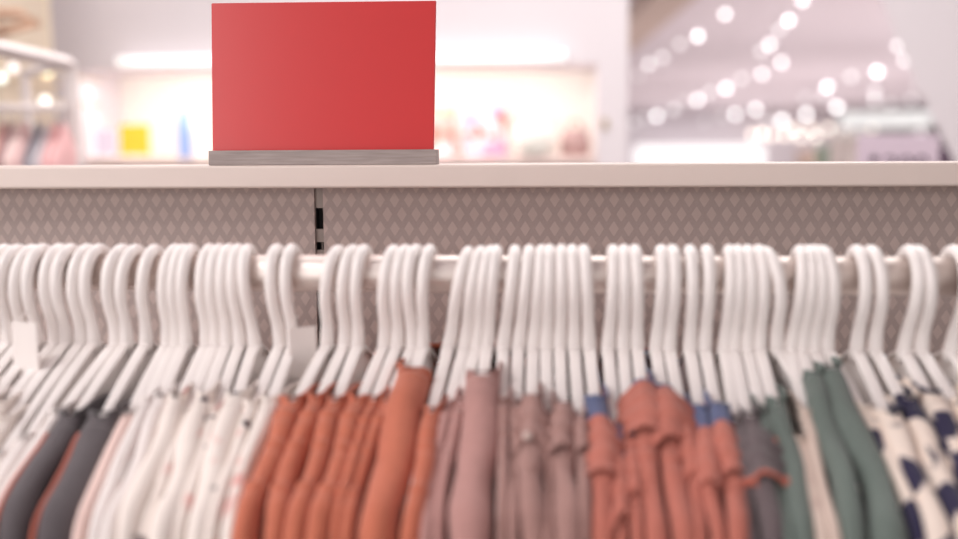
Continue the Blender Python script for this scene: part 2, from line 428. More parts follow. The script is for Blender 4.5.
def make_garment(i):
    bpx, npx, style, _, nhm, yaw = HANG[i][:6]
    bmat, nmat, bands, fold, lift = STY[style]
    nh = nhm/1000.0 + (0.0 if style.endswith('_big') else 0.004 if style in ('coral_frill', 'white', 'charcoal') else 0.008)
    big = style.endswith('_big')
    rnd = random.Random(100+i); wv = wave(200+i); wv2 = wave(500+i)
    root = empty('short_sleeve_top', (XN[i], 0, NECK_Z))
    sl, sr = halves(XS, i, 0.030 if big else (0.024 if style == 'charcoal' else 0.0155))
    nl, nr = halves(XN, i, 0.014)
    nl = max(nl, 0.0042); nr = max(nr, 0.0042); sl = max(sl*0.97, 0.0040); sr = max(sr*0.97, 0.0040)
    dx = XS[i]-XN[i]
    mp, mq = rnd.uniform(0, 6.28), rnd.uniform(0, 6.28)
    ma = 0.0016 if hwid[i] > 0.005 else 0.0004
    def cx(y):
        b_ = -dx*max(-1.15, min(1.15, y/0.125))
        return b_ + ma*math.sin(abs(y)*62+mp+(y > 0)*1.7)*sst(nh, nh+0.04, abs(y))
    if hwid[i] >= 0.0064 and not big:           # fuller sleeves puff out over the flat ones squeezed beside them
        if i and hwid[i-1] < 0.0055: sl *= 1.4
        if i < N-1 and hwid[i+1] < 0.0055: sr *= 1.4
    if big: nl, nr = max(nl, 0.9*sl), max(nr, 0.9*sr)
    def WL(y): t = sst(nh*0.7, 0.115, abs(y)); return nl*(1-t)+sl*t
    def WR(y): t = sst(nh*0.7, 0.115, abs(y)); return nr*(1-t)+sr*t
    drop = 0.012 if style in ('floral', 'mauve_floral') else 0.0
    lf = lift + rnd.uniform(0, 0.005)*fold + (0.003 if hwid[i] >= 0.0064 else 0)
    ua = 0.0045*fold + 0.0005
    def zs(y): return zt(y) + lf + ua*(0.5+0.5*math.sin(abs(y)*(70+25*math.sin(mq))+mq))*sst(nh+0.004, nh+0.03, abs(y))
    facing = 1 if i % 3 < 0.5 else -1
    if i < 22: facing = -1          # fronts turned away on the left, so the raised back necks show
    YB = 0.138
    cols = 64
    vs = [0, 0.0007, 0.002, 0.004, 0.0075, 0.014, 0.022, 0.032, 0.045, 0.062, 0.085, 0.115, 0.15, 0.20, 0.26, 0.33]
    bm = bmesh.new()
    edge_loops = {}
    for s in (-1, 1):
        rows = []
        for v in vs:
            row = []
            for c in range(cols+1):
                y = -YB + 2*YB*c/cols
                ay = abs(y)
                top = zs(y)
                o = 1 - sst(nh-0.001, nh+0.005, ay)
                if ay < nh:
                    base = zs(nh)
                    q = 1-(ay/nh)**2
                    if s == facing: top = base - 0.055*q**1.25
                    else: top = base + 0.002*math.sin(PI*min(1, q*1.0)) - 0.002*q
                w = WL(y) if s < 0 else WR(y)
                edge = 1.0 if ay < 0.108 else math.sqrt(max(0.0, 1-((ay-0.108)/0.031)**2))
                rampv = math.sqrt(max(0, 1-(1-min(1, v/max(w, 0.004)))**2))
                f = max(o*0.9, rampv)
                amp = fold*sst(0.006, 0.035, v)*0.6
                k = (1-amp*(0.5+0.5*wv(y, v)))*edge
                row.append(bm.verts.new((cx(y)+s*w*f*k, y, top-v)))
            rows.append(row)
        grid_faces(bm, rows)
        edge_loops[s] = [Vector(v.co) for v in rows[0]]
    # join the two panels along the shoulder seams and sides
    bmesh.ops.remove_doubles(bm, verts=bm.verts, dist=0.00025)
    body = link('bodice', bm, M[bmat], root)
    sol = body.modifiers.new('cloth_thickness', 'SOLIDIFY'); sol.thickness = 0.0009; sol.offset = -1
    # neckline piping / band
    bm = bmesh.new()
    pts = [p for p in edge_loops[-1] if abs(p.y) < nh+0.004] + [p for p in reversed(edge_loops[1]) if abs(p.y) < nh+0.004]
    n = len(pts); rows = []
    for k, p in enumerate(pts):
        t = (pts[(k+1) % n]-pts[(k-1) % n]).normalized()
        a = Vector((1, 0, 0)); a = (a-t*a.dot(t)); a = a.normalized() if a.length > 1e-4 else Vector((0, 0, 1)); b = t.cross(a)
        rows.append([bm.verts.new(p + a*(0.0010*math.cos(2*PI*q/6)) + b*(0.0022*math.sin(2*PI*q/6))) for q in range(6)])
    rows.append(rows[0])
    grid_faces(bm, rows, closed=True)
    nb = link('neckband', bm, M[nmat], root)
    if nmat != bmat: nb['label'] = {'denim': 'blue denim neckband', 'rust_trim': 'rust coloured neck trim', 'white': 'white neck trim'}[nmat]
    # woven size label inside the back neck
    if nh > 0.045:
        bm = bmesh.new(); w = (nl if -facing < 0 else nr)
        box(bm, -facing*w*0.62-0.0003, -facing*w*0.62+0.0003, -0.011, 0.011, zs(nh)-0.022, zs(nh)-0.001)
        link('neck_label', bm, M['label'], root, smooth=False)
    # shoulder yokes in another cloth, seen where the neckband meets the hanger arm
    if nmat in ('denim', 'rust_trim'):
        for sy in (-1, 1):
            bm = bmesh.new(); rows = []
            L = 0.024 if nmat == 'denim' else 0.006
            for c in range(9):
                ay = nh - 0.001 + L*c/8; y = sy*ay; row = []
                for k in range(-8, 9):
                    v = (abs(k)/8.0)**1.6*0.026
                    w = (WL(y) if k < 0 else WR(y))*1.03
                    f = math.sqrt(max(0, 1-(1-min(1, v/w))**2))
                    row.append(bm.verts.new((cx(y)+(1 if k > 0 else -1)*w*f, y, zs(y)+0.0012-v)))
                rows.append(row)
            grid_faces(bm, rows)
            y_ = link('shoulder_yoke', bm, M[nmat], root); y_['label'] = 'blue denim shoulder band' if nmat == 'denim' else 'rust shoulder piping'
            q = y_.modifiers.new('cloth_thickness', 'SOLIDIFY'); q.thickness = 0.0008
    # sleeves
    for sy in (-1, 1):
        path = []
        ystart = max(nh + 0.012, 0.062) if not big else nh+0.004
        yend = 0.158
        m_ = 44
        for k in range(m_+1):
            ay = ystart+(yend-ystart)*k/m_; path.append((ay, zs(ay)+0.0006))
        ang0 = math.atan2(path[-1][1]-path[-2][1], path[-1][0]-path[-2][0]); ang = ang0
        for k in range(46):
            ang = max(-PI/2-0.03, ang-0.075); ay, z = path[-1]
            path.append((ay+0.0028*math.cos(ang), z+0.0028*math.sin(ang)))
        bm = bmesh.new(); rows = []
        tot = len(path); seg = 28
        for k, (ay, z) in enumerate(path):
            a, b = path[max(k-1, 0)], path[min(k+1, tot-1)]
            t = Vector((0, b[0]-a[0], b[1]-a[1])).normalized(); nn = Vector((0, t.z, -t.y))   # inward
            s = k/(tot-1.0)
            d = 0.016 + 0.060*sst(0, 0.35, s) - 0.012*sst(0.5, 1, s)
            pin = 1.0; puff = 0.0
            for bp in bands:
                pin -= 0.12*math.exp(-((ay-bp+0.005)/0.0030)**2) if k <= m_+8 else 0
                puff += 0.0034*math.exp(-((ay-bp)/0.0022)**2) + 0.002*math.exp(-((ay-bp-0.010)/0.007)**2)
            if k > m_+8: puff = 0
            ring = []
            y = sy*ay
            for q in range(seg):
                th = 2*PI*q/seg; cs, sn = math.cos(th), math.sin(th)
                w = (WL(y) if cs < 0 else WR(y))*0.99
                dl = d*0.5*(1-abs(sn))
                ex = math.copysign(math.sqrt(max(0, 1-(1-min(1, dl/w))**2)), cs) if abs(cs) > 1e-6 else 0.0
                tdp = 0.5*(1-sn)
                swell = 1-0.16*fold*(1+math.sin(ay*(95+20*math.sin(mp))+mq+1.1*math.sin(3*th)))*sst(0.05, 0.2, s)
                g = swell-fold*0.50*(0.5+0.5*wv2(th*0.02+ay*0.55, ay*1.2))*sst(0.03, 0.25, s)*sst(0.08, 0.4, tdp)
                start = 1.0
                crn = 0.0034*fold*wv(th*0.03, ay*2.4)*sst(0.05, 0.3, s)
                p = Vector((cx(y)+w*ex*pin*g*start, ay, z)) + nn*(d*0.5*(1-sn) - puff - crn)
                ring.append(bm.verts.new((p.x, sy*p.y, p.z)))
            rows.append(ring)
        grid_faces(bm, rows, closed=True)
        sl_ = link('sleeve', bm, M[bmat], root)
        q = sl_.modifiers.new('cloth_thickness', 'SOLIDIFY'); q.thickness = 0.0008; q.offset = -1
        # cuff / piping
        if style == 'charcoal':
            bm = bmesh.new(); pl = []
            for k in range(2, 60):
                ay, z = path[k]; y = sy*ay; pl.append(Vector((cx(y)-WL(y)*0.72, y, z-0.0045)))
            tube(bm, pl, 0.0016, 8); link('piping', bm, M['rust_trim'], root)['label'] = 'rust sleeve piping'
        if style in ('coral_frill', 'coral', 'brown') or (style == 'taupe' and hwid[i] > 0.0045):
            bm = bmesh.new(); rows = []
            if style == 'coral_frill': y0, y1, fw = nh+0.008, nh+0.052, 0.011
            elif style == 'taupe': y0, y1, fw = nh+0.006, nh+0.030+rnd.uniform(0, 0.015), 0.004
            elif style == 'coral': y0, y1, fw = nh+0.022+rnd.uniform(0, 0.008), nh+0.058+rnd.uniform(0, 0.012), 0.006
            else: y0, y1, fw = nh+0.018, nh+0.056, 0.013
            ph = rnd.uniform(0, 6.28)
            le, re_ = [], []
            for c in range(41):
                u = c/40; ay = y0+(y1-y0)*u; y = sy*ay; row = []
                arch = math.sin(PI*min(1, 0.12+0.88*u))**0.5 if u < 0.55 else (1-(u-0.55)/0.45*0.3)
                for k in range(-10, 11):
                    e = k/10.0
                    w = (WL(y) if e < 0 else WR(y))
                    fl = fw*arch*(1 if not (style == 'brown' and e < 0) else 0.3)
                    wob = math.sin(u*15+ph+1.5*e)
                    x = cx(y)+e*(w+fl*(1+0.35*wob))
                    zz_ = zs(y)+0.0028+0.005*arch*(1-e*e) - (abs(e)**1.7)*(0.010+0.004*wob) + 0.0025*math.sin(u*19+ph)*abs(e)
                    yy = y + sy*(0.006*u*abs(e)*math.sin(3.1*e+ph))
                    row.append(bm.verts.new((x, yy, zz_)))
                rows.append(row); le.append(row[0].co.copy()); re_.append(row[-1].co.copy())
            edge = le + [v.co.copy() for v in rows[-1][1:-1]] + re_[::-1]
            grid_faces(bm, rows)
            fr_ = link('shoulder_frill', bm, M['brown'] if style == 'brown' else M[bmat], root)
            q = fr_.modifiers.new('cloth_thickness', 'SOLIDIFY'); q.thickness = 0.0009
            bm = bmesh.new(); tube(bm, edge, 0.0015 if style == 'brown' else 0.0009, 6, up=Vector((0.13, 0.2, 1)).normalized())
            hm = link('frill_hem', bm, M['rust_trim'] if style == 'brown' else M[bmat], root)
            if style == 'brown': hm['label'] = 'rust hem of the frill'
    if style == 'taupe' and i == 34:
        bm = bmesh.new()
        bmesh.ops.create_uvsphere(bm, u_segments=16, v_segments=8, radius=0.0030)
        for v in bm.verts: v.co.y *= 0.45
        bt = link('button', bm, mat('pearly_button', srgb(214, 192, 184), 0.3), root); bt['label'] = 'small pearly button'
        y = -0.116; bt.location = (cx(y)-WL(y)*0.2, y-0.001, zs(y)+0.006); 
    return root

ORD = ['first', 'second', 'third', 'fourth', 'fifth', 'sixth', 'seventh', 'eighth', 'ninth', 'tenth', 'eleventh', 'twelfth', 'thirteenth', 'fourteenth', 'fifteenth', 'sixteenth']
GL = {
 'pale': ('white and cream flower-printed tops', 'white top with a scattered flower print, {o} from left of the flower-printed tops'),
 'white': ('plain white tops', 'plain white thin top, {o} from left of the plain white tops'),
 'pinkish': ('pale pink top', 'pale pink top with white neck trim right beside the two charcoal tops'),
 'charcoal': ('charcoal tops with rust piping', 'charcoal grey top with rust piping, {o} from left among the white tops'),
 'rust': ('rust orange tops', 'rust orange top with seamed sleeves, {o} from left of the rust tops'),
 'mauve': ('dusty pink tops', 'dusty pink top, {o} from left of the smooth pink tops beside the rust ones'),
 'taupe': ('gathered taupe pink tops', 'gathered taupe pink top, {o} from left of the taupe tops mid rail'),
 'coral': ('coral tops with denim neckbands', 'coral top with blue denim neckband, {o} from left of the coral tops'),
 'brown': ('charcoal brown tops with rust frills', 'charcoal brown top with rust shoulder frill, {o} from left beside the sage tops'),
 'sage': ('sage green tops', 'sage green top, {o} from left of the sage green tops'),
 'beige': ('beige printed tops', 'pale beige printed top, {o} from left between the sage green tops'),
 'spots': ('cream tops with navy spots', 'cream top with big navy spots, {o} from left of the spotted tops at right'),
}
HL = {'pale': 'flower-printed', 'white': 'plain white', 'pinkish': 'pale pink', 'charcoal': 'charcoal', 'rust': 'rust orange', 'mauve': 'smooth dusty pink', 'taupe': 'gathered taupe pink', 'coral': 'coral', 'brown': 'charcoal brown', 'sage': 'sage green', 'beige': 'beige printed', 'spots': 'navy-spotted'}
cnt = {}; tot = {}
for h in HANG:
    b = BASE.get(h[2], h[2]); tot[b] = tot.get(b, 0)+1
for i, h in enumerate(HANG):
    b = BASE.get(h[2], h[2]); k = cnt.get(b, 0); cnt[b] = k+1
    r = hroot if i == 0 else hroot.copy()
    parts = HPARTS if i == 0 else [p.copy() for p in HPARTS]
    if i:
        COL.objects.link(r)
        for p in parts: COL.objects.link(p); p.parent = r
    dxs = XS[i]-XN[i]
    rz = math.asin(max(-0.16, min(0.16, dxs/0.125))) if h[5] < 10 else math.radians(h[5])
    r.location = (XN[i], 0, NECK_Z); r.rotation_euler = (0, 0, rz)
    tilt = math.atan2(XT[i]-XN[i]-HR*math.sin(rz), 0.056)
    parts[0].rotation_euler = (0, tilt, 0)
    for p in parts[1:]: p.rotation_euler = (0, 0.22*tilt, 0)
    if tot[b] == 1: lab = 'white plastic hanger holding the %s top' % HL[b]
    else: lab = 'white plastic hanger holding the %s %s top from left' % (ORD[k], HL[b])
    tag(r, lab, 'hanger', 'white plastic hangers along the rail')
    g = make_garment(i)
    lab = GL[b][1].format(o=ORD[k])
    if h[2] == 'rust_big': lab = 'wide smooth rust orange top, broadest of the rust tops, rightmost but one'
    if h[2] == 'mauve_big': lab = 'broad dusty pink top bulging forward, largest of the smooth pink tops'
    tag(g, lab, 'top', GL[b][0] if tot[b] > 1 else None)

# swing cards standing up among the hangers
def card(px0, px1, py0, py1, Y, rz, label):
    p0, p1 = at(px0, py0, Y), at(px1, py1, Y)
    w = abs(p1.x-p0.x); h = p0.z-p1.z
    e = empty('cardboard_tag', ((p0.x+p1.x)/2, Y, p1.z), rz)
    bm = bmesh.new(); box(bm, -w/2, w/2, -0.0006, 0.0006, 0, h, bev=0.0003); link('card', bm, M['card'], e, smooth=False)
    bm = bmesh.new(); tube(bm, [Vector((-w*0.3, 0.0016, h-0.004)), Vector((-w*0.2, 0.004, h+0.004)), Vector((0, 0.006, h+0.008))], 0.0006, 6, up=Vector((0, 1, 0.2))); link('string', bm, M['card'], e)
    tag(e, label, 'tag', 'cardboard tags among the hangers')
card(9, 43, 322, 398, -0.035, math.radians(-14), 'white cardboard tag among the flower-printed tops at far left')
card(288, 318, 327, 400, -0.012, math.radians(38), 'white cardboard tag just left of the rust tops under the slotted post')

# ------------------------------------------------------------------ room shell
YW = 3.2
XL, XR = at(80, 100, YW).x, at(597, 100, YW).x
NT = at(340, 67, YW).z
XE = at(628, 80, YW).x
def s_box(name, a, m):
    return struct(boxo(name, a, m))
s_box('floor', (-6, 20, -3, 3.7, -0.05, 0), M['floor'])
struct(boxo('floor', (-6, 20, 3.7, 44, -0.05, 0), wall_mat('pale_hall_tile', srgb(226, 218, 214), 0.35)))
s_box('ceiling', (-6, 20, -3, 44, 2.92, 3.0), M['ceiling'])
bm = bmesh.new()
NB = 1.30
box(bm, -6, XL, YW, YW+0.5, 0, 2.92); box(bm, XR, XE, YW, YW+0.5, 0, 2.92); box(bm, XL, XR, YW, YW+0.5, NT, 2.92); box(bm, XL, XR, YW, YW+0.5, 0, NB)
struct(link('wall_back', bm, M['wall'], smooth=False))
bm = bmesh.new(); box(bm, XL, XR, YW+0.38, YW+0.5, NB, NT)
struct(link('wall_niche', bm, M['niche'], smooth=False))
s_box('wall_far', (-6, 20, 43.5, 44, 0, 2.92), M['wall'])
s_box('wall_right', (19.5, 20, -3, 43.5, 0, 2.92), M['wall'])
s_box('wall_left', (-6, -5.8, -3, YW, 0, 2.92), M['wall'])

def emis(name, col, s): return mat(name, (0.8, 0.8, 0.8), 0.5, emit=col, estr=s)
# wall wash light above the niche
a, b = at(118, 62, YW-0.03), at(566, 62, YW-0.03)
lw = empty('wall_light', ((a.x+b.x)/2, YW, a.z)); tag(lw, 'long white strip light on the back wall above the lit niche', 'light')
bm = bmesh.new(); tube(bm, [Vector((a.x-lw.location.x, -0.03, 0)), Vector((b.x-lw.location.x, -0.03, 0))], 0.020, 16, up=Vector((0, 0, 1))); link('diffuser', bm, emis('strip_light', (1, 0.97, 0.96), 0.68), lw)
bm = bmesh.new(); box(bm, a.x-lw.location.x, b.x-lw.location.x, -0.012, 0, -0.02, 0.02); link('housing', bm, M['wall'], lw, smooth=False)

# niche contents
YN = YW+0.12
ZN = at(480, 156.5, YN).z
bm = bmesh.new(); box(bm, XL, XR, YW+0.01, YW+0.38, ZN-0.03, ZN, bev=0.003)
tag(link('niche_shelf', bm, mat('pinkish_shelf', srgb(236, 214, 208), 0.5), smooth=False), 'pale pinkish shelf board inside the lit wall niche', 'shelf')
def xz(px, py, Y=YN): p = at(px, py, Y); return p.x, p.z
def price_card(px0, px1, py0, col, nm, label):
    x0, z1 = xz(px0, py0); x1, _ = xz(px1, py0)
    e = empty('display_card', ((x0+x1)/2, YN, ZN)); w = (x1-x0)/2
    bm = bmesh.new(); box(bm, -w, w, -0.004, 0.004, 0.012, z1-ZN, bev=0.002); link('card_face', bm, mat(nm, col, 0.5), e, smooth=False)
    bm = bmesh.new(); box(bm, -w*0.6, w*0.6, -0.02, 0.02, 0, 0.014, bev=0.002); link('foot', bm, M['card'], e, smooth=False)
    tag(e, label, 'card')
price_card(119.5, 149, 125, srgb(244, 190, 52), 'yellow_card', 'bright yellow card standing on the niche shelf')
price_card(92, 116, 129.5, srgb(212, 204, 220), 'lilac_card', 'pale lilac card standing left of the yellow card')
def bottle(px, py, r, col, nm, label):
    x, z1 = xz(px, py); h = z1-ZN
    e = empty('bottle', (x, YN+0.02, ZN)); tag(e, label, 'bottle')
    bm = bmesh.new(); lathe(bm, [(r*0.9, 0), (r, h*0.05), (r, h*0.62), (r*0.85, h*0.74), (r*0.4, h*0.82)], 24); link('bottle_body', bm, mat(nm, col, 0.35), e)
    bm = bmesh.new(); lathe(bm, [(r*0.45, h*0.80), (r*0.45, h*0.98), (r*0.3, h)], 20); link('cap', bm, mat(nm+'_cap', srgb(216, 206, 180), 0.4), e)
bottle(181, 98, 0.028, srgb(140, 166, 214), 'blue_plastic', 'pale blue bottle with beige cap on the niche shelf')
bottle(196, 110, 0.026, srgb(248, 244, 240), 'white_bottle', 'white bottle close beside the red sign')
def gift_box(px0, px1, py0, ya, cols, label, lid):
    x0, z1 = xz(px0, py0); x1, _ = xz(px1, py0); h = z1-ZN; w = (x1-x0)/2
    m = mat('printed_carton_%d' % px0, cols[0], 0.5); v = coords(m)
    c = mixc(m, ramp01(m, noise(m, v, 14, 2), 0.47, 0.55), cols[0], cols[1])
    nn = nd(m, 'ShaderNodeVectorMath', operation='ADD'); lk(m, v, nn.inputs[0]); nn.inputs[1].default_value = (3, 1, 2)
    c = mixc(m, ramp01(m, noise(m, nn.outputs[0], 17, 2), 0.55, 0.62), c, cols[2]); setcol(m, c)
    e = empty('gift_box', ((x0+x1)/2, YN+ya, ZN)); tag(e, label, 'box')
    bm = bmesh.new(); box(bm, -w, w, -0.05, 0.05, 0, h*0.8, bev=0.004); link('carton', bm, m, e, smooth=False)
    bm = bmesh.new(); box(bm, -w*1.03, w*1.03, -0.052, 0.052, h*0.8, h, bev=0.004); link('lid', bm, lid, e, smooth=False)
WHITEISH = srgb(232, 214, 218)
gift_box(461, 506, 92, 0.03, (WHITEISH, srgb(196, 150, 180), srgb(222, 78, 44)), 'pink white and orange printed carton right of the red sign', mat('carton_lid', srgb(236, 196, 176), 0.5))
gift_box(424, 452, 106, 0.05, (srgb(242, 170, 160), WHITEISH, srgb(222, 100, 84)), 'coral printed carton half hidden behind the red sign', mat('carton_lid_dark', srgb(226, 190, 160), 0.5))
# white jar and pinkish bag in front of the niche shelf
x, z1 = xz(535, 117); zb = ZN-0.0
e = empty('jar', (x, YW+0.07, ZN)); tag(e, 'plump white lidded jar on the niche shelf, right of the printed cartons', 'jar')
h = z1-zb; r = 0.078
bm = bmesh.new(); lathe(bm, [(r*0.8, 0), (r, h*0.08), (r, h*0.70), (r*0.8, h*0.82)], 28); link('jar_body', bm, mat('white_ceramic', srgb(252, 248, 240), 0.3), e)
bm = bmesh.new(); lathe(bm, [(r*0.86, h*0.81), (r*0.86, h*0.90), (r*0.3, h*0.95), (r*0.16, h)], 28); link('lid', bm, M['label'], e)
x, z1 = xz(575, 120)
e = empty('gift_bag', (x, YW+0.09, ZN)); tag(e, 'small brownish pink bag at the right end of the niche shelf', 'bag')
h = z1-ZN; w = 0.055
bm = bmesh.new()
rows = [[bm.verts.new((w*a*sx, 0.03*b*sx, zz_)) for a, b in ((-1, -1), (0, -1.25), (1, -1), (1, 1), (0, 1.1), (-1, 1))] for zz_, sx in ((0, 0.95), (h*0.3, 1.05), (h*0.62, 0.9), (h*0.75, 0.72))]
grid_faces(bm, rows, closed=True, cap=True); link('bag_body', bm, mat('bag_paper', srgb(184, 150, 146), 0.7), e)
for s in (-1, 1):
    bm = bmesh.new(); tube(bm, [Vector((w*0.45*math.cos(PI*k/12), 0.018*s, h*0.74+h*0.24*math.sin(PI*k/12))) for k in range(13)], 0.004, 8, up=Vector((0, 1, 0))); link('handle', bm, mat('bag_cord', srgb(190, 160, 140), 0.7), e)
x, z = xz(605, 124, YW)
e = empty('wall_switch', (x, YW, z)); tag(e, 'small tan wall switch on the white pier right of the niche', 'switch')
bm = bmesh.new(); box(bm, -0.012, 0.012, -0.010, 0, -0.02, 0.02, bev=0.002); link('switch_plate', bm, mat('tan_plastic', srgb(196, 178, 156), 0.5), e, smooth=False)
bm = bmesh.new(); box(bm, -0.006, 0.006, -0.014, -0.009, -0.010, 0.010, bev=0.001); link('rocker', bm, mat('tan_rocker', srgb(176, 158, 136), 0.5), e, smooth=False)

# ------------------------------------------------------------------ rack at the left in the distance
YR = 1.75
fr = empty('garment_rack', (at(70, 150, YR).x, YR, 0)); tag(fr, 'white metal display rack with hanging clothes at far left', 'rack')
fo = fr.location
mw = mat('white_powder_coat', srgb(238, 228, 226), 0.4)
p_a, p_b = at(70, 64, YR), at(-14, 27, 1.30)
bm = bmesh.new(); tube(bm, [Vector((0, 0, 0)), p_a-Vector(fo)], 0.016, 4, up=Vector((1, 1, 0))); link('post', bm, mw, fr, smooth=False)
bm = bmesh.new(); tube(bm, [p_a-Vector(fo), Vector((p_b.x-fo.x, 1.30-YR, p_a.z))], 0.017, 4, up=Vector((0, 0, 1))); link('top_beam', bm, mw, fr, smooth=False)
q0 = at(27, 110, YR+0.25)
bm = bmesh.new(); tube(bm, [Vector((q0.x-fo.x, 0.25, 0)), Vector((q0.x-fo.x, 0.25, p_a.z))], 0.012, 4, up=Vector((1, 1, 0))); link('post', bm, mw, fr, smooth=False)
bm = bmesh.new(); tube(bm, [p_a-Vector(fo), Vector((q0.x-fo.x, 0.25, p_a.z))], 0.012, 4, up=Vector((0, 0, 1))); link('side_beam', bm, mw, fr, smooth=False)
c0, c1 = at(-10, 113, YR-0.05), at(64, 108, YR-0.05)
bm = bmesh.new(); tube(bm, [Vector((c0.x-fo.x, -0.05, c1.z-0.0)), Vector((c1.x-fo.x, -0.05, c1.z))], 0.008, 12, up=Vector((0, 0, 1))); link('hanging_bar', bm, mw, fr)
FARC = [(2, srgb(244, 196, 190), 'pale pink'), (9, srgb(176, 140, 140), 'dull brown'), (17, srgb(244, 222, 218), 'off-white'), (26, srgb(240, 206, 204), 'blush'), (37, srgb(168, 164, 172), 'grey'), (45, srgb(214, 208, 212), 'light grey'), (54, srgb(246, 204, 204), 'rose'), (62, srgb(240, 190, 190), 'deep pink')]
for k, (px, c, nm) in enumerate(FARC):
    p = at(px, 120, YR-0.05)
    e = empty('hanging_top', (p.x, YR-0.05, c1.z)); tag(e, '%s garment hanging blurred on the white rack at far left' % nm, 'garment', None)
    bm = bmesh.new(); rows = []
    for v in range(14):
        row = []
        for q in range(20):
            th = 2*PI*q/20
            z = -0.030 - v*0.045
            ww = (0.010+0.004*math.sin(v*0.8+k)) * (0.5 if v == 0 else 1.0); dd = 0.03 if v == 0 else (0.07 if v < 4 else 0.055)
            row.append(bm.verts.new((ww*math.cos(th)*(1+0.25*math.sin(3*th+k)), dd*math.sin(th), z - (0.05*abs(math.sin(th)) if v < 3 else 0))))
        rows.append(row)
    grid_faces(bm, rows, closed=True); link('garment_body', bm, mat('far_cloth_'+nm.replace(' ', '_').replace('-', '_'), c, 0.9), e)
    bm = bmesh.new(); tube(bm, [Vector((0, 0.012*math.cos(t), 0.0+0.0115*math.sin(t))) for t in [PI*j/10-0.2 for j in range(12)]]+[Vector((0, 0, -0.04))], 0.0025, 8); link('hanger_hook', bm, mw, e)

# timber display bay behind that rack, warm
xb0, xb1 = at(-40, 60, 2.6).x, at(53, 60, 2.98).x
bay = empty('display_bay', ((xb0+xb1)/2, 2.8, 0)); tag(bay, 'pale timber display bay behind the white rack, top left', 'display')
bo = bay.location; mt = mat('pale_timber', srgb(232, 212, 184), 0.6); mt2 = mat('tan_timber', srgb(222, 178, 150), 0.6)
box_ = lambda nm, a, m: link(nm, (lambda bm: (box(bm, a[0]-bo.x, a[1]-bo.x, a[2]-bo.y, a[3]-bo.y, a[4], a[5], bev=0.004), bm)[1])(bmesh.new()), m, bay, smooth=False)
box_('back_board', (xb0, xb1, 2.95, 2.98, 0, 2.3), mat('cream_board', srgb(240, 226, 200), 0.7))
box_('side_board', (xb1-0.05, xb1, 2.6, 2.95, 0, 2.3), mat('taupe_board', srgb(226, 212, 192), 0.6))
bm = bmesh.new(); zt_ = at(20, 12, 2.6).z
tube(bm, [Vector((xb0-bo.x, -0.2, at(-10, 12, 2.6).z)), Vector((at(20, 14, 2.6).x-bo.x, -0.2, at(20, 14, 2.6).z)), Vector((at(38, 22, 2.6).x-bo.x, -0.2, at(38, 22, 2.6).z)), Vector((xb1-bo.x-0.02, -0.2, at(50, 33, 2.6).z))], 0.016, 10, up=Vector((0, 1, 0)))
link('curved_rail', bm, mt2, bay)
box_('shelf_board', (xb0, xb1-0.05, 2.65, 2.95, at(20, 44, 2.8).z-0.03, at(20, 44, 2.8).z), mt)
for px, py, c, s, nm in ((47, 73, (1.0, 0.82, 0.40), 1.3, 'small warm yellow lamp glowing inside the far left rack'), (45, 101, (1, 0.98, 0.9), 1.3, 'small white lamp glowing under the warm yellow one'), (1, 78, (0.85, 1.0, 0.9), 1.2, 'small greenish white lamp at the far left edge'), (13, 68, (1, 0.9, 0.9), 0.9, 'faint pinkish lamp near the left edge above the clothes')):
    p = at(px, py, 2.58)
    e = empty('display_lamp', p); tag(e, nm, 'lamp', 'small lamps in the far left display')
    bm = bmesh.new(); bmesh.ops.create_uvsphere(bm, u_segments=16, v_segments=10, radius=0.016); link('bulb', bm, emis('bulb_glow_%d' % px, c, s), e)
    bm = bmesh.new(); tube(bm, [Vector((0, 0.01, 0)), Vector((0, 0.40, 0.0))], 0.005, 8, up=Vector((0, 0, 1))); link('stem', bm, mt, e)

# ------------------------------------------------------------------ the hall beyond: ceiling lights
CZ = 2.80
LAMPS = []
for x, y, b in ((333,45,1),(247,115,1.2),(190,140,.45),(135,182,.55),(92,203,.7),(57,240,.2),(535,65,1.2),(505,95,.5),(475,142,1),(447,162,.5),(512,198,.9),(450,235,.8),(385,250,.45),(337,280,1.1),(285,292,.45),(245,317,.95),(205,320,.2),(170,347,.5),(117,368,1),(80,375,.25),(45,390,.25),(430,347,1),(366,363,.9),(325,370,.25),(268,385,.14),(510,382,.95),(467,385,.35)):
    LAMPS.append((620+x/3.172, y/3.172, b, 0))
for x, y, b in ((420,427,.5),(450,425,.6),(485,430,.5),(525,430,.5),(550,415,.5)): LAMPS.append((620+x/3.172, y/3.172, b*1.5, 1))
for x, y, b in ((72,2,1),(373,145,.7),(395,190,.7),(308,228,1.3),(225,243,.5),(150,275,1),(140,300,.4),(180,340,1.2),(300,290,.45),(300,315,.5),(80,310,.25),(350,330,.3),(415,315,.35),(435,275,.2),(83,363,1.1),(10,382,.8)): LAMPS.append((780+x/3.169, y/3.169, b, 0))
for x, y, b in ((45,410,.5),(100,410,.5),(155,407,.5),(207,407,.5),(292,403,.7),(65,435,.5),(115,435,.5)): LAMPS.append((780+x/3.169, y/3.169, b*1.5, 1))
for x, y, b in ((390,378,1.1),(437,370,.4),(465,368,.9)): LAMPS.append((780+x/3.169, y/3.169, b, 2))
warm = (1.0, 0.86, 0.72); white = (1.0, 0.98, 0.98); cool = (0.88, 1.0, 1.0)
lm = {}
lampshell = mat('lamp_housing', srgb(232, 224, 224), 0.5)
LAMPS.sort(key=lambda l: (round(l[1]/14), l[0]))
LMETA = {}
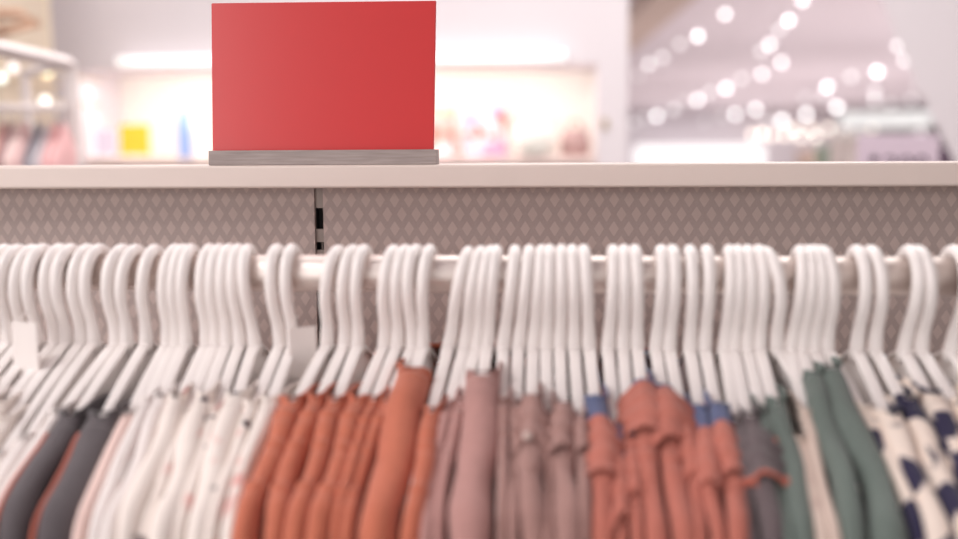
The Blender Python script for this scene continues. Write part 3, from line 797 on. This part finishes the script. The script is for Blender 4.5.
for n_, (px, py, b, t) in enumerate(LAMPS):
    d = ray(px, py); s = (CZ-CAM.z)/d.z if d.z > 1e-4 else 1e9
    p = CAM + d*s; hung = False
    if p.y > 40 or s > 1e6: p = at(px, py, 36.5+1.3*(n_ % 6)); hung = True
    dist = (p-CAM).length; r = 2.7/F*dist
    key = (t, round(b*20))
    if key not in lm: lm[key] = emis('lamp_glow_%d_%d' % key, (white, warm, cool)[t], 3.3*b**1.25)
    nm = 'pendant_lamp' if hung else 'ceiling_spotlight'
    e = empty(nm, p)
    bright = 'dim' if b < 0.4 else ('soft' if b < 0.75 else 'bright')
    colr = ('white', 'warm cream', 'cool white')[t]
    tag(e, '', 'light', 'blurred ceiling lights in the hall at right' if not hung else 'blurred hanging lamps low in the hall')
    LMETA[e.name] = (px, py, bright, colr)
    bm = bmesh.new()
    if hung:
        bmesh.ops.create_uvsphere(bm, u_segments=16, v_segments=10, radius=r); link('globe', bm, lm[key], e)
        bm = bmesh.new(); tube(bm, [Vector((0, 0, r*0.9)), Vector((0, 0, 2.92-p.z))], 0.012, 6, up=Vector((1, 0, 0))); link('cord', bm, lampshell, e)
    else:
        # a drum downlight whose lit face is turned down and towards the aisle
        v = [(r*0.94*math.cos(2*PI*k/20), r*0.94*math.sin(2*PI*k/20)) for k in range(20)]
        bmesh.ops.create_uvsphere(bm, u_segments=20, v_segments=10, radius=r); link('lens', bm, lm[key], e)
        bm = bmesh.new(); lathe(bm, [(r*0.5, r*0.7), (r*0.55, r*0.62+0.001), (r*0.5, 2.92-p.z)], 20); link('mount', bm, lampshell, e)
lamps = [o for o in COL.objects if o.name.split('.')[0] in ('pendant_lamp', 'ceiling_spotlight')]
rows = {}
for o in lamps: rows.setdefault(min(9, int(LMETA[o.name][1]//15)), []).append(o)
RW = ['in the topmost row', 'in the second row from top', 'in the third row from top', 'in the fourth row from top', 'in the fifth row from top', 'in the sixth row from top', 'in the seventh row from top', 'in the eighth row from top', 'in the lowest row', 'in the lowest row']
for ri, k in enumerate(sorted(rows)):
    rows[k].sort(key=lambda o: LMETA[o.name][0])
    for j, o in enumerate(rows[k]):
        px, py, br, cl = LMETA[o.name]
        w = RW[ri] if ri < len(rows)-1 else 'in the lowest row'
        o['label'] = '%s %s blurred hall light, %s from left %s' % (br, cl, ORD[j] if j < 16 else 'last', w)

# beam under the hall ceiling
bm = bmesh.new()
p0, p1 = at(634, 46, 12.0), at(690, -2, 8.0)
box(bm, 0, 0, 0, 0, 0, 0) if False else None
d = Vector((p1.x-p0.x, p1.y-p0.y, 0)); d.normalize(); s_ = Vector((-d.y, d.x, 0))
pts = [p0 - d*2, p1 + d*3]
vv = []
for p in pts:
    for a_ in (-0.2, 0.2):
        for z in (2.72, 2.92): vv.append(bm.verts.new((p.x+s_.x*a_, p.y+s_.y*a_, z)))
for f in ((0,1,3,2),(4,6,7,5),(0,4,5,1),(2,3,7,6),(0,2,6,4),(1,5,7,3)): bm.faces.new([vv[i] for i in f])
struct(link('trim_1', bm, mat('beam_paint', srgb(206, 186, 176), 0.8), smooth=False))

# bright shop front at the far end, left part of the hall
a, b = at(634, 150, 42.0), at(765, 150, 42.0)
e = empty('lit_shopfront', ((a.x+b.x)/2, 42.0, 0)); tag(e, 'glowing white lit shopfront at the far end of the hall', 'shopfront')
bm = bmesh.new(); w = (b.x-a.x)/2; box(bm, -w, w, 0, 0.1, 0.2, at(690, 145, 42).z); link('lit_window', bm, emis('shopfront_glow', (1, 0.98, 0.98), 0.62), e, smooth=False)
bm = bmesh.new(); box(bm, -w-0.2, w+0.2, -0.1, 0.2, at(690, 145, 42).z, at(690, 142, 42).z, bev=0.02); box(bm, -w-0.2, w+0.2, -0.1, 0.2, 0, 0.2); link('frame', bm, M['wall'], e, smooth=False)

# teal lit canopy, green and brown stands, white column, lilac notice
a, b = at(842, 120, 14.0), at(932, 120, 14.0)
e = empty('canopy_sign', ((a.x+b.x)/2, 14.0, at(880, 128, 14).z)); tag(e, 'pale teal canopy board beneath the lights behind the lilac notice', 'board')
w = (b.x-a.x)/2
bm = bmesh.new(); box(bm, -w, w, 0, 0.2, 0, at(880, 112, 14).z-e.location.z, bev=0.01); link('canopy_board', bm, mat('teal_board', srgb(200, 206, 204), 0.6), e, smooth=False)
for s in (-0.8, 0.8):
    bm = bmesh.new(); tube(bm, [Vector((w*s, 0.1, 0)), Vector((w*s, 0.1, -e.location.z))], 0.05, 10, up=Vector((1, 0, 0))); link('support_post', bm, M['wall'], e)
def stand(px0, px1, py, Y, c, nm, label):
    x0, x1, z = at(px0, py, Y).x, at(px1, py, Y).x, at(px0, py, Y).z
    e = empty('display_stand', ((x0+x1)/2, Y, 0)); tag(e, label, 'stand'); w = (x1-x0)/2
    bm = bmesh.new(); box(bm, -w, w, -0.2, 0.2, 0.08, z-0.04, bev=0.01); link('stand_body', bm, mat(nm, c, 0.7), e, smooth=False)
    bm = bmesh.new(); box(bm, -w*1.05, w*1.05, -0.22, 0.22, z-0.04, z, bev=0.008); link('stand_top', bm, mat(nm+'_top', tuple(min(1, q*1.2) for q in c), 0.6), e, smooth=False)
    bm = bmesh.new(); box(bm, -w*0.9, w*0.9, -0.18, 0.18, 0, 0.08); link('plinth', bm, M['wall'], e, smooth=False)
stand(801, 822, 150, 9.0, srgb(214, 190, 176), 'tan_stand', 'tan display stand low in the hall left of the lilac notice')
stand(822, 836, 146, 8.0, srgb(150, 172, 152), 'green_stand', 'dull green display stand just left of the white post by the lilac notice')
stand(836, 856, 133, 7.0, srgb(244, 232, 226), 'white_stand', 'pale cream display stand directly left of the lilac notice')
stand(938, 947, 147, 5.5, srgb(110, 84, 110), 'plum_stand', 'dark plum display stand at the right edge beside the lilac notice')
# lilac notice
YNt = 2.2
a, b = at(857.5, 136, YNt), at(939.5, 136, YNt)
e = empty('notice_stand', ((a.x+b.x)/2, YNt, 0)); tag(e, 'lilac notice board with dark lettering peeking over the shelf at right', 'notice')
w = (b.x-a.x)/2; zb_ = a.z-0.13
bm = bmesh.new(); box(bm, -w, w, -0.004, 0.004, zb_, a.z, bev=0.002); link('notice_board', bm, mat('lilac_card', srgb(216, 198, 212), 0.6), e, smooth=False)
bm = bmesh.new(); tube(bm, [Vector((0, 0.012, 0)), Vector((0, 0.012, zb_+0.05))], 0.012, 12, up=Vector((1, 0, 0))); link('pole', bm, mw, e)
bm = bmesh.new(); lathe(bm, [(0.14, 0), (0.14, 0.008), (0.02, 0.016)], 28); link('foot_plate', bm, mw, e)
ink = mat('dark_ink', srgb(70, 48, 72), 0.7)
p = at(873.5, 159, YNt)
bm = bmesh.new(); lathe(bm, [(0.0105, -0.0008), (0.0105, 0.0008)], 24); bmesh.ops.rotate(bm, verts=bm.verts, matrix=Matrix.Rotation(PI/2, 3, 'X')); o = link('printed_dot', bm, ink, e, smooth=False); o.location = (p.x-e.location.x, -0.005, p.z)
tx = bpy.data.curves.new('lettering', 'FONT'); tx.body = '200'; tx.size = 0.06; tx.extrude = 0.0004; tx.align_x = 'CENTER'; tx.align_y = 'TOP'
to = bpy.data.objects.new('tmp', tx); COL.objects.link(to)
bpy.context.view_layer.update()
me = bpy.data.meshes.new_from_object(to.evaluated_get(bpy.context.evaluated_depsgraph_get()))
bpy.data.objects.remove(to)
me.materials.clear(); me.materials.append(ink); me.name = 'lettering'
p = at(906, 153, YNt)
lo = bpy.data.objects.new('lettering', me); COL.objects.link(lo); lo.parent = e; lo.rotation_euler = (PI/2, 0, 0); lo.location = (p.x-e.location.x, -0.0052, p.z)
lo.scale = (1.35, 1, 1)
# sloping white column at the right
YC = 3.4
col = bmesh.new(); rows = []
for py, pxl in ((-60, 866), (-20, 876), (0, 882), (40, 897), (82, 915), (120, 934), (151, 949), (190, 966), (300, 1010)):
    p = at(pxl, py, YC); pr = at(1100, py, YC)
    rows.append([col.verts.new((x_, y_, p.z)) for x_, y_ in ((p.x, YC), (pr.x, YC), (pr.x+0.3, YC+0.35), (p.x*1.085+0.03, YC+0.35))])
pb, pt = rows[-1], rows[0]
def at_z(row, z): return [col.verts.new((v.co.x, v.co.y, z)) for v in row]
rows = [at_z(pt, 2.92)] + rows + [at_z(pb, 0.0)]
grid_faces(col, rows, closed=True, cap=True)
struct(link('trim_2', col, M['wall'], smooth=False))

# ------------------------------------------------------------------ lights
def area(name, loc, rot, sx, sy, e, c=(1, 0.97, 0.95)):
    l = bpy.data.lights.new(name, 'AREA'); l.shape = 'RECTANGLE'; l.size = sx; l.size_y = sy; l.energy = e; l.color = c
    o = bpy.data.objects.new(name, l); COL.objects.link(o); o.location = loc; o.rotation_euler = rot; return o
area('ceiling_panel_light', (-1.3, -0.75, 2.88), (0, math.radians(-12), 0), 2.2, 1.0, 47)
area('ceiling_panel_light', (0.3, 1.7, 2.88), (0, 0, 0), 3.5, 1.2, 64)
area('sign_fill_light', (-2.3, -2.9, 1.6), (math.radians(90), 0, math.radians(-25)), 1.7, 1.9, 26, (1, 0.96, 0.95))  # added light behind the camera, no real window: sheen on red sign, frontal fill
area('niche_light', ((XL+XR)/2, YW+0.03, NT-0.01), (math.radians(25), 0, 0), XR-XL-0.16, 0.05, 4.6, (1, 0.98, 0.95))
area('strip_wash', ((lw.location.x), YW-0.055, lw.location.z), (math.radians(90), 0, 0), 1.6, 0.04, 0.15, (1, 0.97, 0.97))
area('hall_light', (4, 7, 2.7), (0, 0, 0), 6, 2.5, 70, (1.0, 0.97, 0.98))
for y in (12, 22, 32, 40):
    area('hall_light', (6, y, 2.7), (0, 0, 0), 10, 6, 300 if y < 40 else 90, (1.0, 0.97, 0.98))
w = bpy.data.worlds.new('world'); S.world = w; w.use_nodes = True
bg = w.node_tree.nodes['Background']; bg.inputs[0].default_value = (1.0, 0.93, 0.91, 1); bg.inputs[1].default_value = 0.6

S.view_settings.view_transform = 'Standard'
S.view_settings.look = 'None'
S.view_settings.exposure = 0.33
S.view_settings.gamma = 1.0
S.view_settings.use_curve_mapping = False
S.cycles.use_denoising = True
S.cycles.max_bounces = 8
